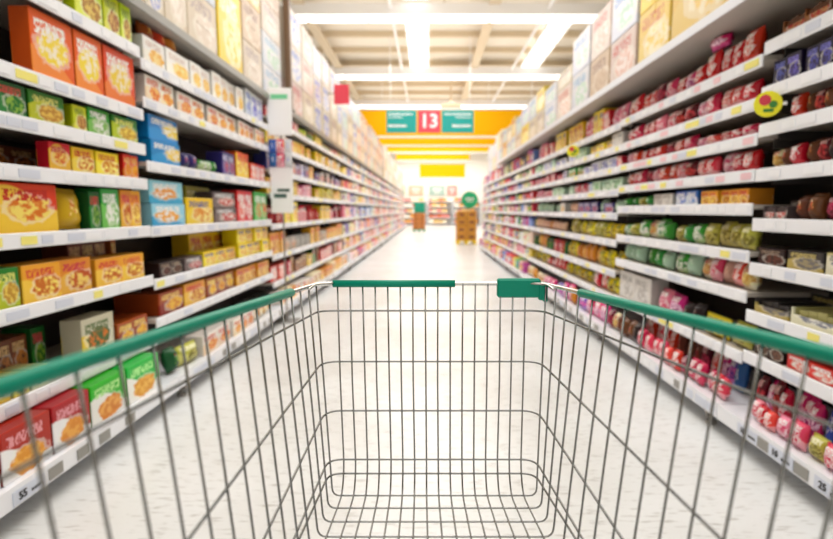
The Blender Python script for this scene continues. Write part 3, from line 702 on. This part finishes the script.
# label every individual product by its look and its place in its row
groups = {}
for it in ITEMS: groups.setdefault((it[0], it[1], it[2], it[3], it[4]), []).append(it)
FRONTW = {-1: 'left', 1: 'right'}
for key, lst in groups.items():
    side, b, k, kind, rw = key
    bw = 'nearest' if b == 0 else ORD[b + 1]
    # split by stacks: items at the same place counted as one column
    byc = {}
    for it in lst: byc.setdefault((it[7]), []).append(it)
    for colr, l2 in byc.items():
        l2.sort(key=lambda q: (-q[5], q[6]))
        cnt = 0; lasty = None; n_at = {}
        cols = []
        for q in l2:
            if lasty is None or abs(q[5] - lasty) > .02: cols.append([q]); lasty = q[5]
            else: cols[-1].append(q)
        for ci, cc in enumerate(cols):
            for qi, q in enumerate(cc):
                sw = 'bottom deck' if k == 0 else ORD[k] + ' shelf up'
                stw = '' if len(cc) == 1 else (' lower' if qi == 0 else ' upper')
                o = q[8]
                pos = '' if len(cols) == 1 else ('farthest' if ci == 0 else ORD[ci + 1] + ' farthest') + ' '
                o['label'] = '%s%s%s %s, %s, %s %s bay%s' % (pos, (stw.strip() + ' ') if stw else '', colr, NOUN[kind], sw, bw, FRONTW[side], (' ' + rw) if rw else '')
                o['group'] = '%s goods on the %s of the %s %s bay' % (NOUN[kind], 'bottom deck' if k == 0 else ORD[k] + ' shelf', bw, FRONTW[side])

# ---- far bays: goods too far away to pick apart
VC = bpy.data.materials.new('distant_goods'); VC.use_nodes = True
_b = VC.node_tree.nodes['Principled BSDF']; _a = VC.node_tree.nodes.new('ShaderNodeVertexColor'); _a.layer_name = 'Col'
VC.node_tree.links.new(_a.outputs[0], _b.inputs['Base Color']); _b.inputs['Roughness'].default_value = .4
def stuff_boxes(name, boxes, label, cat):
    mb = MB(); cols = []
    for (x0, x1, y0, y1, z0, z1, c) in boxes:
        n = len(mb.v); b = min(.006, (y1 - y0) * .1)
        mb.bbox(x0, x1, y0, y1, z0, z1, b)
        cols += [c] * (len(mb.v) - n)
    me = mb.mesh(name, VC); at = me.color_attributes.new('Col', 'FLOAT_COLOR', 'POINT')
    fl = []
    for c in cols: fl += list(s2l(c))
    at.data.foreach_set('color', fl)
    o = link(name, me); tag(o, label, cat, kind='stuff'); return o
PASTEL = [(246, 214, 60), (250, 200, 214), (240, 236, 228), (236, 120, 150), (250, 226, 190), (200, 225, 245), (250, 240, 180), (228, 70, 90), (130, 110, 190), (245, 170, 120), (220, 240, 215), (250, 250, 250), (60, 120, 205), (242, 190, 200)]
RMIX = [(226, 60, 90), (236, 236, 240), (245, 170, 190), (90, 170, 90), (240, 210, 60), (190, 60, 150), (60, 60, 90), (250, 220, 200), (120, 150, 220), (220, 50, 60), (240, 240, 200)]
def far_goods(sd, b):
    side = -1 if sd == 'L' else 1
    sh, top, y0, y1 = SHELVES[(sd, b)]; rr = random.Random(b * 7 + side); bw = ORD[b + 1]
    for k, z in enumerate(sh):
        boxes = []
        gap = (sh[k + 1] if k + 1 < len(sh) else top) - z - .066; y = y0 + .03
        X = XU + .03 if k else XB + .03
        while y < y1 - .12:
            wd = rr.uniform(.08, .22); c = rr.choice(PASTEL if sd == 'L' else RMIX)
            for j in range(rr.choice((1, 2, 2, 3))):
                if y + wd > y1 - .02: break
                hg = gap * rr.uniform(.6, .98); a, bb = sorted((side * X, side * (X + .15)))
                boxes.append((a, bb, y, y + wd - .005, z + .0008, z + hg, c))
                if rr.random() < .5:
                    c2 = rr.choice(PASTEL)
                    s = side * (X - .004); q0, q1 = sorted((s, s + side * .003))
                    boxes.append((q0, q1, y + wd * .2, y + wd * .8, z + hg * .3, z + hg * .75, c2))
                y += wd
        stuff_boxes('packaged_goods', boxes, 'row of small colourful packages on %s of the %s %s bay' % ('the bottom deck' if k == 0 else ORD[k] + ' shelf up', bw, FRONTW[side]), 'packages')
for b in range(4, len(LB) - 1): far_goods('L', b)
for b in range(4, len(RB) - 1): far_goods('R', b)

# ------------------------------------------------------------------ storage cartons on the top boards
CARS = []
def carton(sd, y0, y1, z, hg, mk, dp=.45, xf=None):
    side = -1 if sd == 'L' else 1
    xf = xf or (1.76 if sd == 'L' else 1.68)
    o = link('storage_carton', gmesh('storage_carton', mk)); o.scale = (y1 - y0, dp, hg)
    o.location = (side * (xf + dp / 2), (y0 + y1) / 2, z); o.rotation_euler = (0, 0, R90 if side < 0 else -R90)
    CARS.append((sd, (y0 + y1) / 2, z, PACK[mk][1], o)); return o
def column(sd, y0, y1, mks, hs, xf=None):
    z = TOPZ[sd] + .001
    for mk, hg in zip(mks, hs):
        carton(sd, y0 + .008, y1 - .008, z, hg, mk, xf=xf); z += hg + .001
Lc = [(1.3, 1.9, ['carton_kraft', 'carton_cream'], (.4, .4)), (1.9, 2.45, ['carton_kraft', 'carton_cream'], (.4, .4)), (2.45, 3.05, ['carton_cream', 'carton_cream'], (.42, .4)),
      (3.05, 3.42, ['carton_kraft', 'carton_kraft', 'carton_cream'], (.4, .4, .4)), (3.42, 3.66, ['carton_blueprint', 'carton_blueprint'], (.5, .5)), (3.66, 4.0, ['carton_cream', 'carton_kraft'], (.6, .5)),
      (4.0, 4.55, ['carton_cream', 'carton_white', 'carton_cream'], (.42, .42, .42)), (4.58, 5.15, ['carton_yellow', 'carton_yellow'], (.72, .5)), (5.17, 5.75, ['carton_cream', 'carton_kraft', 'carton_paleyellow'], (.4, .4, .44)),
      (5.78, 6.5, ['carton_white', 'carton_white', 'carton_cream', 'carton_kraft'], (.34, .34, .34, .34))]
for a, b, m, h in Lc: column('L', a, b, m, h)
rr = random.Random(3); y = 6.95
while y < 20:
    wd = rr.uniform(.55, .8); n = 3
    column('L', y, y + wd, [rr.choice(['carton_cream', 'carton_blueprint', 'carton_blueprint', 'carton_white', 'carton_pink']) for _ in range(n)], [.43 + rr.uniform(-.02, .02)] * n); y += wd + rr.choice((0, .02, .05))
Rc = [(1.2, 1.9, ['carton_paleyellow', 'carton_paleyellow'], (.5, .4)), (1.92, 2.9, ['carton_yellow'], (.75,)), (2.92, 3.78, ['carton_paleyellow'], (.8,)), (3.8, 4.35, ['carton_paleyellow', 'carton_yellow'], (.42, .4)),
      (4.4, 5.0, ['carton_pink', 'carton_white'], (.4, .42)), (5.02, 5.6, ['carton_kraft', 'carton_pink'], (.4, .42)), (5.65, 6.3, ['carton_white', 'carton_white'], (.42, .4)), (6.32, 7.0, ['carton_pink', 'carton_cream'], (.4, .2))]
for a, b, m, h in Rc: column('R', a, b, m, h)
y = 7.05
while y < 12.2:
    wd = rr.uniform(.45, .7)
    column('R', y, y + wd, [rr.choice(['carton_white', 'carton_pink', 'carton_white', 'carton_paleyellow', 'carton_cream']) for _ in range(2)], [rr.uniform(.3, .42), rr.uniform(.22, .36)]); y += wd + rr.choice((.0, .03))
for sd in 'LR':
    l = [c for c in CARS if c[0] == sd]; ys = sorted(set(round(c[1], 2) for c in l))
    for c in l:
        i = ys.index(round(c[1], 2)) + 1; lay = sorted(q[2] for q in l if round(q[1], 2) == round(c[1], 2)); nl = len(lay); li = lay.index(c[2])
        w_ = '' if nl == 1 else (['bottom', 'top'] if nl == 2 else ['bottom', 'middle', 'top'] if nl == 3 else ['bottom', 'second lowest', 'second highest', 'top'])[li] + ' '
        tag(c[4], '%s%s storage carton, %s stack from the front above the %s shelves' % (w_, c[3], ORD[i], 'left' if sd == 'L' else 'right'), 'carton', 'storage cartons above the %s shelves' % ('left' if sd == 'L' else 'right'))
bx = []
y = 20.95; 
while y < 37.5:
    wd = rr.uniform(.6, .9)
    for q in range(3):
        bx.append((-2.2, -1.76, y, y + wd - .02, TOPZ['L'] + .001 + q * .44, TOPZ['L'] + q * .44 + .43, rr.choice([(222, 206, 182), (226, 222, 216), (214, 192, 162), (208, 212, 226), (226, 212, 206)])))
    y += wd
stuff_boxes('storage_cartons', bx, 'pale storage cartons piled along the far end above the left shelves', 'cartons')
bx = []
for (ya, yb, z1) in ((12.95, 14.2, 2.75), (14.25, 16.0, 2.6)):
    for j in range(3):
        for q in range(2):
            y = ya + j * (yb - ya) / 3; h0 = .44 if ya < 14.2 else .36
            bx.append((1.8, 2.15, y, y + (yb - ya) / 3 - .02, TOPZ['R'] - .0295 + .0 + q * h0, TOPZ['R'] - .0295 + (q + 1) * h0 - .004, rr.choice([(244, 244, 246), (226, 236, 246), (240, 236, 200), (246, 226, 220)])))
stuff_boxes('storage_cartons', bx, 'small pale cartons above the far end of the right shelves', 'cartons')

# brown rack post on the left
t = empty('rack_post', (-1.735, 6.72, TOPZ['L'] + .001)); tag(t, 'brown upright steel post between the cartons above the left shelves', 'post')
MB().bbox(-.035, .035, -.04, .04, .012, 1.9, .006).build('post', mat('post_brown', (120, 92, 66), .5), t)
MB().bbox(-.06, .06, -.08, .08, 0, .012, .003).build('foot_plate', M_foot, t)
# small red flag sign above the left stock
t = empty('shelf_flag', (-1.5, 9.35, H + 1.83)); tag(t, 'small red sign sticking out above the left cartons', 'sign')
MB().bbox(-.13, .13, -.01, .01, 0, .33, .004).build('panel', M_sred, t); MB().tube([(-.13, 0, .18), (-.25, 0, .18)], .01, 6).build('arm', M_foot, t)

# ------------------------------------------------------------------ promotional column at the end of the second left bay
t = empty('promotion_column', (-1.6, yof(5.75), 0)); tag(t, 'white promotion panel with green stripe jutting from the left shelves', 'sign')
def pz(py): return H - (py - VPY) * 5.75 / F
MB().bbox(-.13, .13, -.012, .012, pz(137), pz(92), .004).build('header_panel', M_sw, t)
MB().box(-.09, .09, -.0145, -.0125, pz(102.5), pz(98)).build('green_stripe', mat('stripe_green', (120, 214, 160), .5), t)
MB().bbox(-.12, .12, -.012, .012, pz(213), pz(168), .004).build('lower_panel', M_sw, t)
MB().box(-.085, .05, -.0145, -.0125, pz(198), pz(194)).box(-.05, .085, -.0145, -.0125, pz(192), pz(189)).build('print_mark', mat('ink_green_grey', (70, 100, 92), .5), t)
MB().tube([(.0, .022, .0), (.0, .022, pz(92))], .01, 8).bbox(-.14, .14, -.1, .14, 0, .012, .003).build('stand', M_foot, t)
for i, (dx, mk) in enumerate(((-.085, 'blue_white'), (.0, 'red_pink'), (.085, 'white_blue'))):
    for q in range(2):
        zt = pz(141) - q * .15
        o = link('sweet_pouch', gmesh('sweet_pouch', mk)); o.scale = (.08, .035, .145); o.location = (-1.6 + dx, yof(5.75) - .022, zt - .145)
        tag(o, '%s %s pouch hanging on the promotion column, %s' % (('upper', 'lower')[q], PACK[mk][1], ('left', 'middle', 'right')[i]), 'bag', 'pouches on the promotion column')
# round yellow shelf wobblers
M_wy = mat('wobbler_yellow', (244, 236, 10), .4); M_wr = mat('wobbler_red', (214, 50, 70), .4); M_wg = mat('wobbler_green', (50, 130, 40), .4)
def wobbler(px, py, X, r, lab, red):
    zc = F * X / (px - VPX); h = (py - VPY) * zc * CT / F; p = W(X, zc, h)
    t = empty('shelf_wobbler', p); tag(t, lab, 'price marker', 'round yellow shelf wobblers')
    t.rotation_euler = (0, 0, -.35)
    d = MB().lathe([(r * .97, -.002), (r, -.001), (r, .001), (r * .97, .002)], 28).build('disc', M_wy, t); d.rotation_euler = (R90, 0, 0)
    if red:
        a = MB().lathe([(r * .42, 0), (r * .42, .0015), (r * .3, .002)], 12).build('red_emblem', M_wr, t); a.rotation_euler = (R90, 0, 0); a.location = (-r * .22, -.0022, r * .3)
        g = MB().lathe([(r * .3, 0), (r * .3, .0015), (r * .2, .002)], 7).build('green_emblem', M_wg, t); g.rotation_euler = (R90, 0, 0); g.location = (r * .36, -.0022, -r * .05)
        g = MB().box(-r * .3, r * .4, -.004, -.0022, -r * .62, -r * .38).build('lettering', M_wg, t)
    MB().box(-.006, .006, .0025, .004, -r * .4, -r * .2).box(r * .1, (XU - X) + .02, .0025, .0035, -.008, .008).build('clip', M_sw, t)
wobbler(768, 104, 1.66, .062, 'round yellow shelf wobbler with red and green emblem, nearest right bay', True)
wobbler(573, 151, 1.67, .068, 'smaller round yellow shelf wobbler farther along the right shelves', True)

# ------------------------------------------------------------------ far end of the aisle
M_ob = mat('box_orange_brown', (206, 130, 60), .6, noise=.2, nscale=6); M_tealp = mat('pallet_teal', (0, 150, 120), .5); M_yp = mat('pallet_yellow', (240, 205, 20), .5)
def pallet_stack(x, y, wdt, pm, cm, nx, nz, bh, lab, blab, hdr):
    t = empty('pallet', (x, y, 0)); tag(t, lab + ' plastic pallet on the floor at the far end', 'pallet')
    mb = MB(); 
    for k in range(3):
        xx = -wdt / 2 + k * (wdt - .12) / 2; mb.box(xx, xx + .12, -.4, .4, 0, .1)
    mb.build('runner', pm, t)
    for k in range(5):
        MB().box(-wdt / 2, wdt / 2, -.4 + k * .165, -.27 + k * .165, .1, .14).build('deck_slat', pm, t)
    bw = wdt / nx; n = 0
    for i in range(nx):
        for q in range(nz):
            o = MB().bbox(x - wdt / 2 + i * bw + .006, x - wdt / 2 + (i + 1) * bw - .006, y - .38, y + .38, .141 + q * bh, .141 + (q + 1) * bh - .008, .008)
            o.box(x - wdt / 2 + i * bw + bw * .25, x - wdt / 2 + (i + 1) * bw - bw * .25, y - .384, y - .379, .141 + q * bh + bh * .3, .141 + q * bh + bh * .62, 1)
            o = o.build('stacked_box', [cm, mat('box_print', (120, 60, 40), .6)])
            tag(o, '%s box, %s layer up, %s side of the %s pallet' % (blab, ORD[q + 1], ('left', 'right')[i] if nx == 2 else 'whole', lab), 'box', 'boxes on the %s pallet' % lab)
pallet_stack(-.52, 30.8, .72, M_tealp, M_ob, 2, 4, .235, 'teal', 'orange brown', 0)
t = empty('floor_sign', (-.5, 30.8, 1.085)); tag(t, 'teal display header on the left stack of boxes', 'sign')
MB().bbox(-.32, .32, -.03, .03, 0, .62, .01).build('panel', M_tealp, t); MB().box(-.3, .3, -.1, .1, -.0, .02).build('foot', M_tealp, t)
pallet_stack(1.42, 19.6, .74, M_yp, mat('box_amber', (214, 148, 50), .6, noise=.2, nscale=6), 2, 4, .27, 'yellow', 'amber', 0)
t = empty('floor_sign', (1.55, 19.6, 1.225)); tag(t, 'round green sign on top of the amber boxes at right', 'sign')
d = MB().lathe([(.3, -.02), (.31, -.015), (.31, .015), (.3, .02)], 28).build('disc', mat('sign_green', (30, 180, 120), .5), t); d.rotation_euler = (R90, 0, 0); d.location = (0, 0, .4)
MB().box(-.16, .16, -.024, -.0205, .42, .47).box(-.12, .12, -.024, -.0205, .33, .37).build('lettering', M_sw, t)
MB().box(-.02, .02, -.015, .015, .015, .1).box(-.2, .2, -.1, .1, 0, .015).build('stand', M_foot, t)
# back wall shelving
for q, (xa, xb) in enumerate(((-4.4, -2.2), (-2.1, -.1), (0, 2.0), (2.1, 4.3))):
    t = empty('shelf_unit', (0, 43.3, 0)); tag(t, '%s low shelving unit against the far back wall' % ('leftmost', 'second from left', 'third from left', 'rightmost')[q], 'shelving', 'low shelves along the back wall')
    MB().box(xa, xb, .36, .4, 0, 2.2).build('back_panel', M_wall, t)
    for xx in (xa, xb - .05): MB().box(xx, xx + .05, -.3, .355, 0, 2.2).build('side_panel', M_shelf, t)
    bxs = []
    for k in range(5):
        z = .18 + k * .44; MB().box(xa + .052, xb - .052, -.3, .355, z - .04, z).build('shelf', M_shelf, t)
        x = xa + .08; bxs = []
        while x < xb - .5:
            wd = rr.uniform(.2, .4); bxs.append((x, x + wd, 43.05, 43.45, z + .001, z + rr.uniform(.2, .34), rr.choice([(236, 170, 90), (250, 232, 200), (240, 200, 130), (216, 110, 60), (250, 244, 230), (225, 140, 130)]))); x += wd + .02
        stuff_boxes('packaged_goods', bxs, 'orange and cream goods on %s of the %s back wall unit' % (('the floor shelf', 'second shelf', 'third shelf', 'fourth shelf', 'top shelf')[k], ('leftmost', 'second', 'third', 'rightmost')[q]), 'packages')
# posters on the back wall
for q, (x, c, wd) in enumerate(((-1.0, (240, 190, 160), 1.2), (.75, (170, 200, 190), 1.3), (2.0, (236, 150, 140), .8), (-2.4, (200, 225, 190), 1.0))):
    t = empty('wall_poster', (x, 43.96, 2.45)); tag(t, '%s pastel poster above the back wall shelves' % ('peach', 'grey green', 'coral', 'pale green')[q], 'poster')
    MB().bbox(-wd / 2, wd / 2, -.02, .02, 0, .8, .008).build('panel', mat('poster%d' % q, c, .6), t)
    MB().box(-wd * .3, wd * .3, -.024, -.0205, .45, .58).box(-wd * .2, wd * .2, -.024, -.0205, .2, .3).build('print', M_sw, t)

# ------------------------------------------------------------------ shopping cart
cart = empty('shopping_cart', (.02, .45, 0)); tag(cart, 'chrome wire shopping cart with green plastic rim sleeves in the foreground', 'cart')
CO = Vector((.02, .45, 0))
def XLf(zc, h): return -(.194 + .0735 * (.92 - zc) - .1 * (h - .129))
def XRf(zc, h): return .203 + .157 * (.92 - zc) - .1 * (h - .129)
def zfront(h): return .92 - (h - .129) * .14
def C(X, zc, h): return W(X, zc, h) - CO
def rimh(zc): return .129 - .0463 * (.92 - zc)
REAR = .13
def cpart(name, pts, r, m, n=8, label=None, mb=None):
    o = (mb or MB()).tube(pts, r, n).build(name, m, cart, True)
    if label: o['label'] = label
    return o
def ring(name, h0, sl, r, rad, m=M_chrome):
    zf = zfront(h0); hr = h0 + sl * (zf - REAR)
    pts = [C(XLf(REAR, hr), REAR, hr), C(XLf(zf, h0), zf, h0), C(XRf(zf, h0), zf, h0), C(XRf(REAR, hr), REAR, hr)]
    return cpart(name, rounded(pts, rad, 5), r, m, 8)
rim = ring('rim', .129, -.0463, .0036, .028, M_rim)
ring('ring_wire', .175, -.042, .0018, .028)
ring('ring_wire', .2600, .066, .0017, .028)
ring('ring_wire', .3400, .147, .0017, .028)
ring('ring_wire', .4175, .11, .0017, .024)
ring('ring_wire', .4395, .06, .0017, .022)
# sleeves
def sleeve(pts, r=.0065, label=None):
    return cpart('rim_sleeve', pts, r, M_green, 12, label)
def rimpt(side, zc): h = rimh(zc); return C((XLf if side < 0 else XRf)(zc, h), zc, h)
def zc_for(side, px):
    f = (XLf if side < 0 else XRf); lo, hi = .1, .93
    for _ in range(40):
        mid = (lo + hi) / 2
        u = F * abs(f(mid, rimh(mid))) / mid
        if u > abs(px - VPX): lo = mid
        else: hi = mid
    return lo
zl = zc_for(-1, 291); zr = zc_for(1, 581)
sleeve([rimpt(-1, REAR + .01 + (zl - REAR - .01) * k / 6) for k in range(7)])
sleeve([rimpt(1, REAR + .01 + (zr - REAR - .01) * k / 6) for k in range(7)])
def fx(px, zc=.92): return (px - VPX) * zc / F
sleeve([C(fx(333), .92, .129), C(fx(455), .92, .129)])
# clip plate on the right of the front rim
mb = MB(); a = C(fx(497), .92, .129); b = C(fx(540), .92, .129)
mb.bbox(a.x, b.x, a.y - .009, a.y + .007, a.z - .024, a.z + .0095, .003)
mb.bbox(b.x - .004, b.x + .012, a.y - .011, a.y - .004, a.z - .028, a.z + .004, .002); mb.bbox(b.x + .004, b.x + .012, a.y - .011, a.y + .004, a.z - .031, a.z - .002, .002)
o = mb.build('corner_clip', M_green, cart); o['label'] = 'wide green plastic clip on front rim'
# small welded corner loops
for sd in (-1, 1):
    zc_ = .905; p = C((XLf if sd < 0 else XRf)(zc_, .129) + sd * -.004, zc_, .125)
    cpart('corner_loop', rounded([p + Vector((sd * .004, -.05, -.004)), p + Vector((sd * .003, -.006, -.002)), p + Vector((-sd * .03, .012, -.003))], .02), .0022, M_rim)
# long wires: down the front, then back along the floor
HF = .4655
NL = 16
for i in range(NL):
    t_ = i / (NL - 1); xt = -.1593 + t_ * (.1716 + .1593); xb = -.1411 + t_ * (.156 + .1411)
    wob = random.uniform(-.0009, .0009); zb = REAR
    xr = xb + (xb - .007) * .32 + .0155
    pts = [C(xt, zfront(.129) - .002, .127), C((xt + xb) / 2 + wob, zfront(.29) - .002, .29), C(xb, zfront(.43), .43), C(xb, .858, HF), C(xr, zb, HF + .004)]
    path = [pts[0], pts[1]] + rounded([pts[1], pts[2], pts[3], pts[4]], .022, 4)[1:]
    cpart('long_wire', path, .0014, M_chrome, 6)
# cross wires: U shapes from rim to rim under the basket
def XLb(zc): return -.1575 - .01 * (.862 - zc) - .09 * max(0, .742 - zc)
def XRb(zc): return .179 + .01 * (.862 - zc) + .16 * max(0, .742 - zc)
for i in range(19):
    zt = .902 - .0425 * i; zb = .862 - .0362 * i
    if zt < .14: break
    ht = rimh(zt)
    mw = random.uniform(-.0012, .0012); nw = random.uniform(-.0012, .0012)
    def mid(a, b, t, w_): return a * (1 - t) + b * t + Vector((0, w_, 0))
    A = C(XLf(zt, ht) + .002, zt, ht); B_ = C(XLb(zb), zb, HF + .003); D = C(XRb(zb), zb, HF + .003); E = C(XRf(zt, ht) - .002, zt, ht)
    pts = [A, mid(A, B_, .55, mw), B_, D, mid(D, E, .45, nw), E]
    cpart('cross_wire', rounded(pts, .012, 4), .0015, M_chrome, 6)
# rear gate, handle and undercarriage (below and behind the frame)
zr_ = REAR; hr_ = rimh(zr_)
for hh in (hr_, .25, .36, HF):
    cpart('gate_bar', [C(XLf(zr_, hh), zr_, hh), C(XRf(zr_, hh), zr_, hh)], .0026, M_chrome)
for k in range(11):
    s = (k + .5) / 11
    cpart('gate_wire', [C(XLf(zr_, hr_) * (1 - s) + XRf(zr_, hr_) * s, zr_, hr_), C(XLf(zr_, HF) * (1 - s) + XRf(zr_, HF) * s, zr_, HF)], .0018, M_chrome, 6)
pl = C(XLf(zr_, hr_), zr_, hr_); pr = C(XRf(zr_, hr_), zr_, hr_)
for p in (pl, pr): cpart('handle_arm', [p, p + Vector((0, -.12, .0)), p + Vector((0, -.2, .01))], .008, M_chrome)
cpart('handle', [pl + Vector((-.01, -.2, .01)), pr + Vector((.01, -.2, .01))], .014, M_green, 12)
WR = .058
for sd in (-1, 1):
    fX = (XLf if sd < 0 else XRf)
    pa = C(fX(.13, HF), .13, HF); pb = C(fX(.66, HF) * .9, .66, .5)
    ya = -.37; yb = .27
    xa = fX(.2, HF) * .98 - CO.x; xb_ = fX(.66, HF) * .85 - CO.x
    cpart('frame_tube', rounded([pa, Vector((xa, ya + .02, .5)), Vector((xa, ya, .16)), Vector((xb_, yb - .02, .16)), Vector((pb.x, pb.y, pb.z))], .06, 5), .011, M_chrome, 10)
    for (x, yy) in ((xa, ya + .03), (xb_, yb - .06)):
        mb = MB().tube([(x, yy, .15), (x, yy, .132)], .014, 10)
        mb.box(x - .022, x + .022, yy - .03, yy + .03, .126, .132); mb.box(x - .022, x - .018, yy - .02, yy + .02, .05, .127); mb.box(x + .018, x + .022, yy - .02, yy + .02, .05, .127)
        cs = mb.build('caster', M_foot, cart)
        wm = MB().lathe([(WR * .8, -.014), (WR, -.009), (WR, .009), (WR * .8, .014)], 20).build('wheel', M_blackrub, cs, True); wm.rotation_euler = (0, R90, 0); wm.location = (x, yy, WR)
    if sd > 0: cpart('frame_crossbar', [Vector((XLf(.66, HF) * .85 - CO.x, .2, .16)), Vector((xb_, .2, .16))], .009, M_chrome)
print('COUNTS', COUNT, 'objects', len(COL.objects), 'cartons', len(CARS))
